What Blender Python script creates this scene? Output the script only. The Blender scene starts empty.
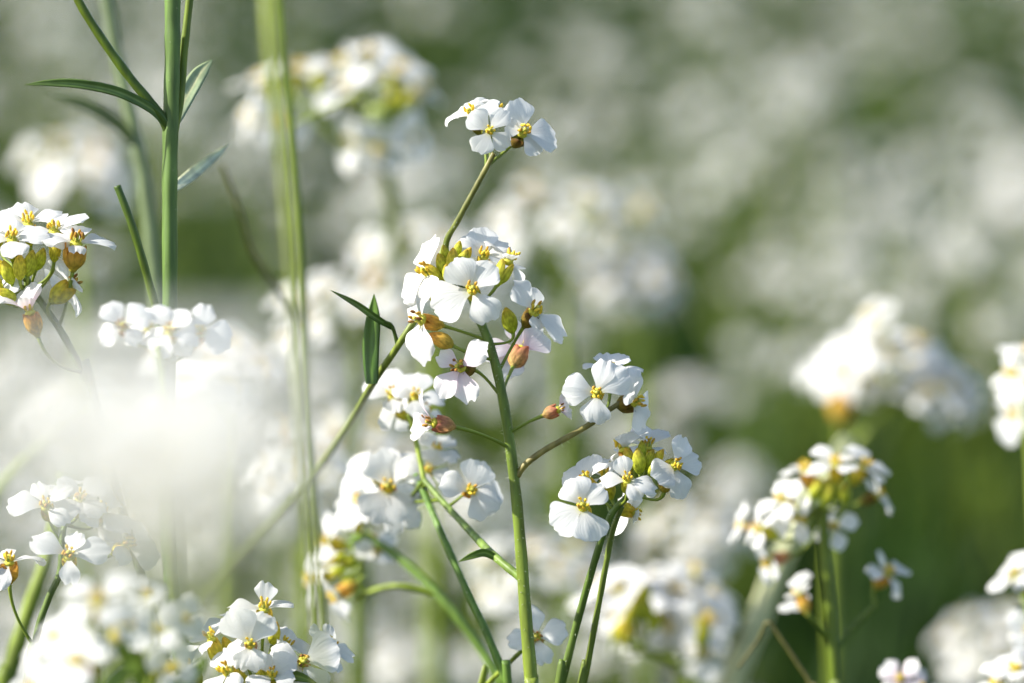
import bpy, math, random
from mathutils import Vector, Matrix
import numpy as np

random.seed(11)
rng = np.random.default_rng(11)
sc = bpy.context.scene
COL = sc.collection
rad = math.radians

# ------------------------------------------------------------------ camera
D0 = 0.56            # focus distance, m
W0 = 0.125           # width of the view at the focus distance, m
S = W0 / 1024.0      # size of one picture dot at the focus distance
PITCH = rad(9.0)
CAM = Vector((0, 0, 0.50))
FWD = Vector((0, math.cos(PITCH), -math.sin(PITCH)))
UPC = Vector((0, math.sin(PITCH), math.cos(PITCH)))
RGT = Vector((1, 0, 0))
cd = bpy.data.cameras.new("camera")
cam = bpy.data.objects.new("camera", cd)
COL.objects.link(cam)
cam.location = CAM
cam.rotation_euler = (math.pi / 2 - PITCH, 0, 0)
cd.sensor_fit = 'HORIZONTAL'
cd.sensor_width = 22.3
cd.lens = 22.3 * D0 / W0
cd.clip_start = 0.01
cd.clip_end = 600
cd.dof.use_dof = True
cd.dof.focus_distance = D0
cd.dof.aperture_fstop = 9.4
sc.camera = cam

# ------------------------------------------------------------------ light
SUN_DIR = Vector((-0.78, -0.10, 0.60)).normalized()
sun_el = math.asin(SUN_DIR.z)
sun_az = math.atan2(SUN_DIR.x, SUN_DIR.y)          # from +Y towards +X
w = bpy.data.worlds.new("World")
sc.world = w
w.use_nodes = True
nt = w.node_tree
bg = nt.nodes["Background"]
sky = nt.nodes.new("ShaderNodeTexSky")
sky.sky_type = 'NISHITA'
sky.sun_disc = False
sky.sun_elevation = sun_el
sky.sun_rotation = sun_az
nt.links.new(sky.outputs[0], bg.inputs[0])
bg.inputs[1].default_value = 0.115
sl = bpy.data.lights.new("sun", 'SUN')
sl.energy = 5.0
sl.angle = rad(0.53)
sl.color = (1.0, 0.955, 0.885)
so = bpy.data.objects.new("sun", sl)
COL.objects.link(so)
so.rotation_euler = SUN_DIR.to_track_quat('Z', 'Y').to_euler()
sc.view_settings.view_transform = 'Standard'
sc.view_settings.look = 'None'
sc.view_settings.exposure = 1.08
sc.view_settings.gamma = 1.0
sc.cycles.use_denoising = True
sc.cycles.max_bounces = 10
sc.cycles.transmission_bounces = 8
sc.cycles.sample_clamp_indirect = 8


def P(px, py, dz=0.0):
    """A point of the place from where it shows and how far beyond the focus plane it stands (dz in dots, S metres each)."""
    D = D0 + dz * S
    k = S * D / D0
    return CAM + FWD * D + RGT * ((px - 512) * k) + UPC * ((341.5 - py) * k)


def scale_at(dz):
    return S * (D0 + dz * S) / D0


def cdir(x, y, z):
    return (RGT * x + UPC * y - FWD * z).normalized()


# ------------------------------------------------------------------ materials
def new_mat(name):
    m = bpy.data.materials.new(name)
    m.use_nodes = True
    m.node_tree.nodes.clear()
    return m, m.node_tree.nodes, m.node_tree.links


def petal_mat():
    m, N, L = new_mat("petal")
    out = N.new("ShaderNodeOutputMaterial")
    att = N.new("ShaderNodeAttribute"); att.attribute_name = "tint"
    uv = N.new("ShaderNodeUVMap"); uv.uv_map = "uv"
    mp = N.new("ShaderNodeMapping"); mp.inputs["Scale"].default_value = (1.5, 16, 1)
    L.new(uv.outputs[0], mp.inputs[0])
    nz = N.new("ShaderNodeTexNoise"); nz.inputs["Scale"].default_value = 1.0; nz.inputs["Detail"].default_value = 4
    L.new(mp.outputs[0], nz.inputs["Vector"])
    bump = N.new("ShaderNodeBump"); bump.inputs["Strength"].default_value = 0.22; bump.inputs["Distance"].default_value = 0.0005
    L.new(nz.outputs["Fac"], bump.inputs["Height"])
    rmp = N.new("ShaderNodeMapRange")
    rmp.inputs["From Min"].default_value = 0.32; rmp.inputs["From Max"].default_value = 0.55; rmp.inputs["To Min"].default_value = 0.94; rmp.inputs["To Max"].default_value = 1.0
    L.new(nz.outputs["Fac"], rmp.inputs["Value"])
    mul = N.new("ShaderNodeVectorMath"); mul.operation = 'SCALE'
    L.new(att.outputs["Color"], mul.inputs[0]); L.new(rmp.outputs[0], mul.inputs["Scale"])
    df = N.new("ShaderNodeBsdfDiffuse"); tr = N.new("ShaderNodeBsdfTranslucent")
    gl = N.new("ShaderNodeBsdfGlossy"); gl.inputs["Roughness"].default_value = 0.45
    for b in (df, tr):
        L.new(mul.outputs[0], b.inputs["Color"])
    for b in (df, tr, gl):
        L.new(bump.outputs[0], b.inputs["Normal"])
    mx = N.new("ShaderNodeMixShader"); mx.inputs[0].default_value = 0.5
    L.new(df.outputs[0], mx.inputs[1]); L.new(tr.outputs[0], mx.inputs[2])
    mx2 = N.new("ShaderNodeMixShader"); mx2.inputs[0].default_value = 0.035
    L.new(mx.outputs[0], mx2.inputs[1]); L.new(gl.outputs[0], mx2.inputs[2])
    L.new(mx2.outputs[0], out.inputs[0])
    return m


def green_mat(name, trans=0.2, rough=0.45, scale=900.0, var=(0.75, 1.25), stretch=0.15, spec=0.4):
    m, N, L = new_mat(name)
    out = N.new("ShaderNodeOutputMaterial")
    att = N.new("ShaderNodeAttribute"); att.attribute_name = "tint"
    tc = N.new("ShaderNodeTexCoord")
    mp = N.new("ShaderNodeMapping"); mp.inputs["Scale"].default_value = (1, 1, stretch)
    L.new(tc.outputs["Object"], mp.inputs[0])
    nz = N.new("ShaderNodeTexNoise"); nz.inputs["Scale"].default_value = scale; nz.inputs["Detail"].default_value = 3
    L.new(mp.outputs[0], nz.inputs["Vector"])
    rmp = N.new("ShaderNodeMapRange"); rmp.inputs["To Min"].default_value = var[0]; rmp.inputs["To Max"].default_value = var[1]
    rmp.inputs["From Min"].default_value = 0.3; rmp.inputs["From Max"].default_value = 0.7
    L.new(nz.outputs["Fac"], rmp.inputs["Value"])
    mul = N.new("ShaderNodeVectorMath"); mul.operation = 'SCALE'
    L.new(att.outputs["Color"], mul.inputs[0]); L.new(rmp.outputs[0], mul.inputs["Scale"])
    pb = N.new("ShaderNodeBsdfPrincipled")
    pb.inputs["Roughness"].default_value = rough
    pb.inputs["Specular IOR Level"].default_value = spec
    L.new(mul.outputs[0], pb.inputs["Base Color"])
    bump = N.new("ShaderNodeBump"); bump.inputs["Strength"].default_value = 0.25; bump.inputs["Distance"].default_value = 0.0002
    L.new(nz.outputs["Fac"], bump.inputs["Height"]); L.new(bump.outputs[0], pb.inputs["Normal"])
    tr = N.new("ShaderNodeBsdfTranslucent"); L.new(mul.outputs[0], tr.inputs["Color"])
    mx = N.new("ShaderNodeMixShader"); mx.inputs[0].default_value = trans
    L.new(pb.outputs[0], mx.inputs[1]); L.new(tr.outputs[0], mx.inputs[2])
    L.new(mx.outputs[0], out.inputs[0])
    return m


def ground_mat():
    m, N, L = new_mat("soil_and_moss")
    out = N.new("ShaderNodeOutputMaterial")
    tc = N.new("ShaderNodeTexCoord")
    nz = N.new("ShaderNodeTexNoise"); nz.inputs["Scale"].default_value = 9; nz.inputs["Detail"].default_value = 8
    L.new(tc.outputs["Object"], nz.inputs["Vector"])
    cr = N.new("ShaderNodeValToRGB")
    cr.color_ramp.elements[0].position = 0.35; cr.color_ramp.elements[0].color = (0.015, 0.028, 0.005, 1)
    cr.color_ramp.elements[1].position = 0.7; cr.color_ramp.elements[1].color = (0.045, 0.07, 0.012, 1)
    L.new(nz.outputs["Fac"], cr.inputs[0])
    pb = N.new("ShaderNodeBsdfPrincipled"); pb.inputs["Roughness"].default_value = 0.95; pb.inputs["Specular IOR Level"].default_value = 0.05
    L.new(cr.outputs[0], pb.inputs["Base Color"])
    L.new(pb.outputs[0], out.inputs[0])
    return m


PETAL = petal_mat()
STEM = green_mat("green_stem", 0.12, 0.48, 1100, (0.66, 1.28), 0.10)
CALYX = green_mat("sepal", 0.42, 0.65, 16, (0.6, 1.3), 0.35, 0.25)
CENTRE = green_mat("pollen_and_pistil", 0.25, 0.6, 20, (0.8, 1.2), 1)
LEAF = green_mat("green_leaf", 0.35, 0.42, 500, (0.8, 1.2), 0.3)
GRASS = green_mat("grass_blade", 0.22, 0.55, 60, (0.6, 1.35), 1, 0.15)
SOIL = ground_mat()
MATS = {'petal': PETAL, 'stem': STEM, 'calyx': CALYX, 'centre': CENTRE, 'leaf': LEAF}


# ------------------------------------------------------------------ mesh builder
class MB:
    def __init__(self):
        self.v, self.f, self.c, self.uv, self.mi = [], [], [], [], []

    def vert(self, p, col=(0.8, 0.8, 0.8), uv=(0, 0)):
        self.v.append(tuple(p)); self.c.append(col); self.uv.append(uv)
        return len(self.v) - 1

    def grid(self, pts, cols, uvs=None, close=False, mi=0):
        """rows x columns of points; close joins the last column to the first"""
        R, C = len(pts), len(pts[0])
        b = len(self.v)
        for i in range(R):
            for j in range(C):
                self.vert(pts[i][j], cols[i][j] if isinstance(cols, list) else cols, uvs[i][j] if uvs else (i / (R - 1), j / max(1, C - 1)))
        for i in range(R - 1):
            for j in range(C if close else C - 1):
                k = (j + 1) % C
                self.f.append((b + i * C + j, b + i * C + k, b + (i + 1) * C + k, b + (i + 1) * C + j)); self.mi.append(mi)

    def mesh(self, name, mats):
        me = bpy.data.meshes.new(name)
        me.from_pydata(self.v, [], self.f)
        for m in mats:
            me.materials.append(m)
        a = me.attributes.new("tint", 'FLOAT_COLOR', 'POINT')
        a.data.foreach_set("color", np.array([(c[0], c[1], c[2], 1) for c in self.c], dtype=np.float32).ravel())
        ul = me.uv_layers.new(name="uv")
        li = np.empty(len(me.loops), dtype=np.int32); me.loops.foreach_get("vertex_index", li)
        ul.data.foreach_set("uv", np.array(self.uv, dtype=np.float32)[li].ravel())
        me.polygons.foreach_set("material_index", np.array(self.mi, dtype=np.int32))
        me.polygons.foreach_set("use_smooth", np.ones(len(me.polygons), dtype=bool))
        me.update()
        return me


def link(name, data, parent=None):
    o = bpy.data.objects.new(name, data)
    COL.objects.link(o)
    if parent is not None:
        o.parent = parent
    return o


def mixc(a, b, t):
    return tuple(x + (y - x) * t for x, y in zip(a, b))


def frame_of(t):
    a = Vector((0, 0, 1)) if abs(t.z) < 0.9 else Vector((1, 0, 0))
    n = t.cross(a).normalized()
    return n, t.cross(n).normalized()


def catmull(pts, n):
    out = []
    m = len(pts)
    for i in range(m - 1):
        p0 = pts[max(i - 1, 0)]; p1 = pts[i]; p2 = pts[i + 1]; p3 = pts[min(i + 2, m - 1)]
        for k in range(n):
            t = k / n
            out.append(0.5 * ((2 * p1) + (p2 - p0) * t + (2 * p0 - 5 * p1 + 4 * p2 - p3) * t * t + (3 * p1 - p0 - 3 * p2 + p3) * t ** 3))
    out.append(pts[-1].copy())
    return out


def tube(mb, pts, radii, cols, seg=10, ribs=0.06, mi=0, cap=True):
    rows, cs = [], []
    n = None
    for i, p in enumerate(pts):
        t = (pts[min(i + 1, len(pts) - 1)] - pts[max(i - 1, 0)]).normalized()
        if n is None:
            n, b = frame_of(t)
        else:
            n = (n - t * n.dot(t)).normalized(); b = t.cross(n)
        r = radii[i]
        rows.append([p + (n * math.cos(a) + b * math.sin(a)) * r * (1 + ribs * math.cos(5 * a) + ribs * 0.4 * math.sin(9 * a + 0.15 * i)) for a in (2 * math.pi * j / seg for j in range(seg))])
        cs.append([cols[i]] * seg)
    if cap:
        rows = [[pts[0]] * seg] + rows + [[pts[-1]] * seg]
        cs = [cs[0]] + cs + [cs[-1]]
    mb.grid(rows, cs, close=True, mi=mi)


def ellipsoid(mb, c, axis, ln, wd, col, col2=None, seg=8, rings=6, mi=0):
    axis = axis.normalized()
    n, b = frame_of(axis)
    rows, cs = [], []
    for i in range(rings + 1):
        th = math.pi * i / rings
        rows.append([c + axis * (-math.cos(th) * ln / 2) + (n * math.cos(a) + b * math.sin(a)) * (math.sin(th) * wd / 2) for a in (2 * math.pi * j / seg for j in range(seg))])
        cs.append([mixc(col, col2 or col, i / rings)] * seg)
    mb.grid(rows, cs, close=True, mi=mi)


# ------------------------------------------------------------------ flower pieces, all in units of the flower's radius
WHITE = (0.84, 0.835, 0.81)


def petal_points(k, nu, nv, rnd):
    arch = rnd.uniform(0.01, 0.12); recurve = rnd.uniform(0.0, 0.20); cup = rnd.uniform(-0.22, 0.24)
    ph = rnd.uniform(0, 6.28); rip = rnd.uniform(0.02, 0.065); notch = rnd.choice([0, 0.03, 0.07, 0.12])
    hw = rnd.uniform(0.37, 0.51); skew = rnd.uniform(-0.07, 0.07); twist = rnd.uniform(-0.25, 0.25)
    ph2 = rnd.uniform(0, 6.28); fold = rnd.choice([0, 0, 0, 0.16])
    rows = []
    for i in range(nu):
        u = i / (nu - 1)
        row = []
        t = min(1.0, u / 0.66)
        wd = hw * (0.15 + 0.85 * (t * t * (3 - 2 * t)))
        if u > 0.7:
            wd *= 1 - 0.16 * ((u - 0.7) / 0.3) ** 2
        for j in range(nv):
            v = 2 * j / (nv - 1) - 1
            edge = 1 - 0.24 * abs(v) ** 2.3 * u * u - notch * math.exp(-(v / 0.25) ** 2) * u ** 5 + 0.03 * math.sin(6 * v + ph) * u ** 5 + 0.02 * math.sin(14 * v + ph2) * u ** 7
            x = 0.05 + 0.95 * u * edge
            y = v * wd + skew * u * u
            z = arch * math.sin(math.pi * u * 0.85) - recurve * u ** 3 + cup * wd * v * v * (0.4 + 0.6 * u) + rip * math.sin(3.3 * v + ph + 2.5 * u) * u * u + twist * v * wd * u + rip * 0.6 * math.sin(9 * v + ph2) * u ** 3 - fold * max(0, v) * u * wd * 2
            row.append(Vector((x, y, z)))
        rows.append(row)
    return rows


def petal_mesh(k, pink=0.0):
    rnd = random.Random(900 + k)
    rows = petal_points(k, 15, 13, rnd)
    mb = MB()
    cs = []
    for i, row in enumerate(rows):
        u = i / (len(rows) - 1)
        base = mixc((0.74, 0.76, 0.42), WHITE, min(1, u / 0.22))
        if pink:
            base = mixc(base, (0.72, 0.46, 0.64), pink * (1 - u) ** 1.3)
        cs.append([base] * len(row))
    mb.grid(rows, cs)
    return mb.mesh("petal", [PETAL])


PETALS = [petal_mesh(k) for k in range(22)]
PINK_PETALS = [petal_mesh(50 + k, 0.75) for k in range(8)]

SEPAL_COLS = {
    'green': ((0.46, 0.56, 0.05), (0.56, 0.56, 0.05), (0.48, 0.34, 0.04)),
    'yellow': ((0.52, 0.56, 0.05), (0.70, 0.60, 0.06), (0.68, 0.42, 0.05)),
    'orange': ((0.52, 0.46, 0.07), (0.70, 0.42, 0.07), (0.58, 0.26, 0.05)),
    'red': ((0.52, 0.38, 0.12), (0.58, 0.30, 0.15), (0.46, 0.14, 0.09)),
    'dark': ((0.20, 0.22, 0.03), (0.26, 0.18, 0.03), (0.14, 0.06, 0.02)),
}
CAL = 0.62


def calyx_mesh(kind, k):
    rnd = random.Random(300 + k)
    a, b, c = SEPAL_COLS[kind]
    mb = MB()
    # four overlapping boat-shaped sepals that stand round the flower tube
    for q in range(4):
        th = q * math.pi / 2 + rnd.uniform(-0.12, 0.12)
        splay = rnd.uniform(-0.01, 0.07)
        rows, cs = [], []
        for i in range(9):
            u = i / 8
            z = -CAL + (CAL + rnd.uniform(-0.02, 0.02)) * u
            r = 0.07 + 0.11 * math.sin(min(1, u * 2.2) * math.pi / 2) - 0.02 * u ** 4 + splay * 0.6 * u
            half = 0.95 * (1 - 0.82 * max(0, (u - 0.45) / 0.55) ** 2.2)
            row, crow = [], []
            for j in range(7):
                v = 2 * j / 6 - 1
                an = th + v * half
                rr = r * (1 + 0.10 * (1 - v * v)) - 0.012 * v * v
                row.append(Vector((rr * math.cos(an), rr * math.sin(an), z)))
                cc = mixc(a, b, min(1, u * 1.7)) if u < 0.6 else mixc(b, c, (u - 0.6) / 0.4)
                crow.append(mixc(cc, c, 0.35 * abs(v) ** 2))
            rows.append(row); cs.append(crow)
        mb.grid(rows, cs)
    ellipsoid(mb, Vector((0, 0, -CAL)), Vector((0, 0, 1)), 0.16, 0.15, a)
    return mb.mesh("calyx", [CALYX])


CALYXES = {kk: [calyx_mesh(kk, i * 7 + j) for j in range(3)] for i, kk in enumerate(SEPAL_COLS)}


def centre_mesh(k, old=False):
    rnd = random.Random(500 + k)
    mb = MB()
    yel, yel2 = ((0.88, 0.62, 0.04), (0.92, 0.70, 0.07)) if not old else ((0.62, 0.36, 0.04), (0.30, 0.13, 0.03))
    ellipsoid(mb, Vector((0, 0, 0.0)), Vector((0, 0, 1)), 0.18, 0.32, (0.62, 0.58, 0.06))
    tube(mb, [Vector((0, 0, -0.05)), Vector((0.0, 0.0, 0.10)), Vector((0, 0, 0.22))], [0.05, 0.055, 0.045], [(0.40, 0.46, 0.06)] * 3, 8, 0)
    ellipsoid(mb, Vector((0, 0, 0.24)), Vector((0, 0, 1)), 0.07, 0.11, (0.62, 0.58, 0.10))
    for q in range(6):
        th = q * math.pi / 3 + rnd.uniform(-0.2, 0.2)
        d = Vector((math.cos(th), math.sin(th), 0))
        h = rnd.uniform(0.20, 0.32) * (0.75 if q % 3 == 0 else 1)
        r1 = rnd.uniform(0.11, 0.17)
        top = d * r1 + Vector((0, 0, h))
        tube(mb, [d * 0.06 - Vector((0, 0, 0.05)), d * (r1 * 0.75) + Vector((0, 0, h * 0.5)), top], [0.022, 0.019, 0.014], [(0.72, 0.66, 0.12)] * 3, 6, 0)
        ax = Vector((rnd.uniform(-0.5, 0.5), rnd.uniform(-0.5, 0.5), 1))
        ellipsoid(mb, top, ax, 0.20, 0.085, yel if q % 2 else yel2, rnd.choice([yel, yel2, (0.50, 0.24, 0.04)]))
    return mb.mesh("flower", [CENTRE])


CENTRES = [centre_mesh(k) for k in range(5)]
OLD_CENTRES = [centre_mesh(40 + k, True) for k in range(4)]


def bud_mesh(kind, k):
    rnd = random.Random(700 + k)
    a, b, c = SEPAL_COLS[kind]
    mb = MB()
    rows, cs = [], []
    for i in range(13):
        u = i / 12
        r = 0.25 * math.sin(math.pi * min(1, 0.06 + 0.92 * u ** 0.9)) ** 0.75
        row, crow = [], []
        for j in range(20):
            an = 2 * math.pi * j / 20
            rr = r * (1 + 0.09 * abs(math.cos(2 * an)) - 0.10 * (abs(math.cos(2 * an)) < 0.2))
            row.append(Vector((rr * math.cos(an), rr * math.sin(an), u)))
            cc = mixc(a, b, min(1, u * 1.5)) if u < 0.66 else mixc(b, c, (u - 0.66) / 0.34)
            crow.append(mixc(cc, c, 0.4 if abs(math.cos(2 * an)) < 0.2 else 0))
        rows.append(row); cs.append(crow)
    mb.grid(rows, cs, close=True)
    return mb.mesh("flower_bud", [CALYX])


BUDS = {kk: [bud_mesh(kk, i * 5 + j) for j in range(2)] for i, kk in enumerate(SEPAL_COLS)}

G_DARK = (0.055, 0.10, 0.008)
G_MID = (0.13, 0.185, 0.012)
G_LITE = (0.25, 0.32, 0.04)
G_BROWN = (0.17, 0.14, 0.045)
G_GREY = (0.17, 0.22, 0.10)


# ------------------------------------------------------------------ a plant
class Plant:
    def __init__(self, label, stems, name="white_wildflower", cat="wildflower", group=None):
        """stems: (points (px, py, dz) from the ground end to the tip, (r_base, r_tip) in dots, colours, reaches_ground, hairs)"""
        self.samples = []
        first = stems[0]
        p = P(*first['pts'][0])
        self.base = Vector((p.x + first.get('lean', 0.0), p.y + 0.03, 0))
        self.root = bpy.data.objects.new(name, None)
        self.root.empty_display_size = 0.02
        COL.objects.link(self.root)
        self.root.location = self.base
        self.root['label'] = label
        self.root['category'] = cat
        if group:
            self.root['group'] = group
        for st in stems:
            self.stem(st)

    def stem(self, st):
        pts = [P(*q) for q in st['pts']]
        dz0 = st['pts'][0][2]
        k = scale_at(dz0)
        r0, r1 = st['r'][0] * k, st['r'][1] * k
        n_vis = len(pts)
        if st.get('ground'):
            p = pts[0]
            d = (pts[0] - pts[1]).normalized()
            foot = self.base + Vector((random.uniform(-.004, .004), random.uniform(-.004, .004), 0))
            q1 = p + d * (p.z * 0.25)
            q1 = q1 * 0.7 + (p + (foot - p) * 0.3) * 0.3
            q2 = p + (foot - p) * 0.65
            pts = [foot, q2, q1] + pts
        sub = 10
        path = catmull(pts, sub)
        L = [0.0]
        for i in range(1, len(path)):
            L.append(L[-1] + (path[i] - path[i - 1]).length)
        cols = st.get('col', (G_MID, G_MID))
        i0 = (len(pts) - n_vis) * sub
        rr, cc = [], []
        for i in range(len(path)):
            if i < i0:
                r = r0 * (1.0 + 0.35 * (1 - i / max(1, i0))); t = 0
            else:
                t = (L[i] - L[i0]) / max(1e-9, L[-1] - L[i0])
                r = r0 + (r1 - r0) * t
            rr.append(r * (1 + 0.05 * math.sin(i * 0.9) * random.uniform(0.3, 1)))
            cc.append(mixc(cols[0], cols[1], t))
        mb = MB()
        b = self.base
        tube(mb, [q - b for q in path], rr, cc, 12, 0.07)
        if st.get('hairs'):
            # fine short hairs of the stem, standing off its surface
            for _ in range(st['hairs']):
                i = random.randint(i0, len(path) - 2)
                q = path[i].lerp(path[i + 1], random.random()) - b
                t = (path[i + 1] - path[i]).normalized()
                n, bb = frame_of(t)
                a = random.uniform(0, 6.28)
                d = (n * math.cos(a) + bb * math.sin(a))
                ln = random.uniform(3.0, 6.0) * S
                e = (d + t * random.uniform(-.3, .4)).normalized()
                s0 = q + d * rr[i] * 0.9
                side = t.cross(d) * 0.42 * S
                hc = (0.5, 0.55, 0.35)
                i1 = mb.vert(s0 - side, hc); i2 = mb.vert(s0 + side, hc); i3 = mb.vert(s0 + e * ln, hc)
                i4 = mb.vert(s0 + t * 0.3 * S, hc)
                mb.f += [(i1, i2, i3), (i2, i4, i3), (i4, i1, i3)]; mb.mi += [0, 0, 0]
        link("stem", mb.mesh("stem", [STEM]), self.root)
        for i in range(i0, len(path)):
            self.samples.append((path[i], rr[i]))

    def nearest(self, p):
        return min(self.samples, key=lambda s: (s[0] - p).length)

    def pedicel(self, obj_inv, inv_scale, p0, d0, att, r, parent, col):
        L = (p0 - att).length
        c1 = p0 - d0 * 0.42 * L
        c2 = att + (c1 - att) * 0.45
        pts = []
        for i in range(13):
            t = i / 12
            q = p0 * (1 - t) ** 3 + c1 * 3 * t * (1 - t) ** 2 + c2 * 3 * t * t * (1 - t) + att * t ** 3
            pts.append(obj_inv @ q)
        mb = MB()
        rs = [r * inv_scale * (1.25 - 0.35 * math.sin(math.pi * i / 12)) for i in range(13)]
        tube(mb, pts, rs, [mixc(col[0], col[1], i / 12) for i in range(13)], 8, 0.03)
        link("pedicel", mb.mesh("pedicel", [STEM]), parent)

    def place(self, name, data, pos, face, roll, size, fat=1.0):
        y = UPC - face * UPC.dot(face)
        if y.length < 0.25:
            y = FWD - face * FWD.dot(face)
        y.normalize()
        x = y.cross(face).normalized()
        m = Matrix((x, y, face)).transposed() @ Matrix.Rotation(roll, 3, 'Z')
        o = link(name, data, self.root)
        M = Matrix.Translation(pos - self.base) @ m.to_4x4() @ Matrix.Diagonal((size * fat, size * fat, size, 1))
        o.matrix_local = M
        return o, (Matrix.Translation(self.base) @ M)

    def flower(self, px, py, dz, face, R, sep='yellow', att=None, petals=None, roll=None, elev=14, pink=False, old=False, pw=1.0, ped=True, label=None, cal=1.0):
        f = cdir(*face)
        pos = P(px, py, dz)
        k = scale_at(dz)
        size = R * 1.05 * k
        roll = random.uniform(-0.35, 0.35) if roll is None else rad(roll)
        if petals is not None:
            roll = 0
        o, MW = self.place("flower", random.choice(OLD_CENTRES if old else CENTRES), pos, f, roll, size)
        if label:
            o['label'] = label
        if petals is None:
            petals = []
            for q in range(4):
                petals.append((45 + 90 * q + random.uniform(-11, 11), random.uniform(0.82, 1.06), elev + random.uniform(-12, 14)))
        for (an, ln, el) in petals:
            po = link("petal", random.choice(PINK_PETALS if pink else PETALS), o)
            yw = ln * pw * random.uniform(0.92, 1.08)
            po.matrix_local = (Matrix.Rotation(rad(an), 4, 'Z') @ Matrix.Rotation(-rad(el), 4, 'Y') @
                               Matrix.Rotation(random.uniform(-0.22, 0.22), 4, 'X') @ Matrix.Diagonal((ln, yw, ln, 1)))
        co = link("calyx", random.choice(CALYXES[sep]), o)
        co.matrix_local = Matrix.Rotation(random.uniform(0, 1.5), 4, 'Z') @ Matrix.Diagonal((cal, cal, 1, 1))
        if ped:
            b = MW @ Vector((0, 0, -CAL))
            if att is None:
                a, rs = self.nearest(b - UPC * 18 * k - f * 10 * k)
            else:
                a, rs = self.nearest(P(att[0], att[1], att[2] if len(att) > 2 else dz))
                if (a - P(att[0], att[1], att[2] if len(att) > 2 else dz)).length > 30 * k:
                    a = P(att[0], att[1], att[2] if len(att) > 2 else dz)
            self.pedicel(MW.inverted(), 1 / size, b, f, a, 1.7 * k, o, (G_LITE, G_MID))
        return o

    def bud(self, px, py, dz, face, ln, kind='green', att=None, ped=True, fat=1.0):
        """px, py: the foot of the bud"""
        f = cdir(*face)
        k = scale_at(dz)
        pos = P(px, py, dz)
        o, MW = self.place("flower_bud", random.choice(BUDS[kind]), pos, f, random.uniform(0, 3), ln * k, fat)
        if ped:
            if att is None:
                a, rs = self.nearest(pos - UPC * 14 * k)
            else:
                a, rs = self.nearest(P(att[0], att[1], att[2] if len(att) > 2 else dz))
            mb_inv = MW.inverted()
            self.pedicel(mb_inv, 1 / (ln * k), pos, f, a, 1.5 * k, o, (G_LITE, G_MID))
        return o

    def leaf(self, pts, width, col=G_MID, fold=0.25, side=None, name="leaf"):
        """pts from the foot to the tip, (px, py, dz); width in dots"""
        k = scale_at(pts[0][2])
        path = catmull([P(*q) for q in pts], 8)
        b = self.base
        mb = MB()
        rows = []
        cs = []
        n = len(path)
        for i, q in enumerate(path):
            u = i / (n - 1)
            t = (path[min(i + 1, n - 1)] - path[max(i - 1, 0)]).normalized()
            sd = t.cross(side or -FWD)
            if sd.length < 0.1:
                sd = t.cross(UPC)
            sd.normalize()
            up = sd.cross(t).normalized()
            hw = width * k * 0.5 * (0.35 + 0.65 * math.sin(math.pi * min(1, u * 0.9 + 0.12)) ** 0.7) * (1 - 0.9 * max(0, (u - 0.7) / 0.3) ** 1.6)
            row = []
            for j in range(7):
                v = 2 * j / 6 - 1
                row.append(q - b + sd * hw * v + up * (fold * hw * abs(v) + 0.06 * hw * math.sin(9 * u + 3 * v)))
            for j in range(5, 0, -1):
                v = 2 * j / 6 - 1
                row.append(q - b + sd * hw * v + up * (fold * hw * abs(v) + 0.06 * hw * math.sin(9 * u + 3 * v) - 0.10 * hw))
            rows.append(row)
            cs.append([mixc(mixc(col, G_LITE, 0.25 * u), (min(1, col[0] * 2.2 + .06), min(1, col[1] * 1.7 + .08), col[2] * 1.6 + .03), 0.75 if q_ in (3, 9) else 0) for q_ in range(len(row))])
        mb.grid(rows, cs, close=True)
        link(name, mb.mesh("leaf", [LEAF]), self.root)

    def dome(self, px, py, dz, n, R, spread, tilt=(0, 1, 0), seps=('yellow', 'green', 'orange'), att=None, flat=0.6, deep=None):
        """a rounded head of flowers about a point: every flower looks outwards"""
        ax = Vector(tilt).normalized()
        g = math.pi * (3 - math.sqrt(5))
        n0, b0 = frame_of(ax)
        for i in range(n):
            h = 1 - (i + 0.5) / n * 1.15
            rr = math.sqrt(max(0, 1 - h * h))
            a = i * g + random.uniform(-.3, .3)
            d = ax * h * flat + (n0 * math.cos(a) + b0 * math.sin(a)) * rr
            f = (ax * (h + 0.45) + (n0 * math.cos(a) + b0 * math.sin(a)) * rr)
            s = spread * random.uniform(0.65, 1.3)
            self.flower(px + d.x * s, py - d.y * s, dz - d.z * s, (f.x, f.y, f.z), R * random.uniform(0.88, 1.1), random.choice(seps), att=att)


def st(pts, r, col=(G_MID, G_MID), ground=True, hairs=0, lean=0.0):
    return {'pts': pts, 'r': r, 'col': col, 'ground': ground, 'hairs': hairs, 'lean': lean}


#==SETTING==
def tag(o, label=None, cat=None, group=None, kind=None):
    if label: o['label'] = label
    if cat: o['category'] = cat
    if group: o['group'] = group
    if kind: o['kind'] = kind
    return o


mb = MB()
n = 60
ext = 260.0
rows = []
for i in range(n + 1):
    y = -6 + (ext + 6) * (i / n) ** 2.2
    rows.append([Vector((ext * (abs(t) ** 2.2) * (1 if t > 0 else -1), y, 0.006 * math.sin(3.1 * y + 5 * t) if y < 20 else 0)) for t in (2 * j / 40 - 1 for j in range(41))])
mb.grid(rows, (0.06, 0.07, 0.02))
tag(link("ground", mb.mesh("ground", [SOIL])), "dark mossy soil under the wildflower field", None, None, 'structure')


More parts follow.
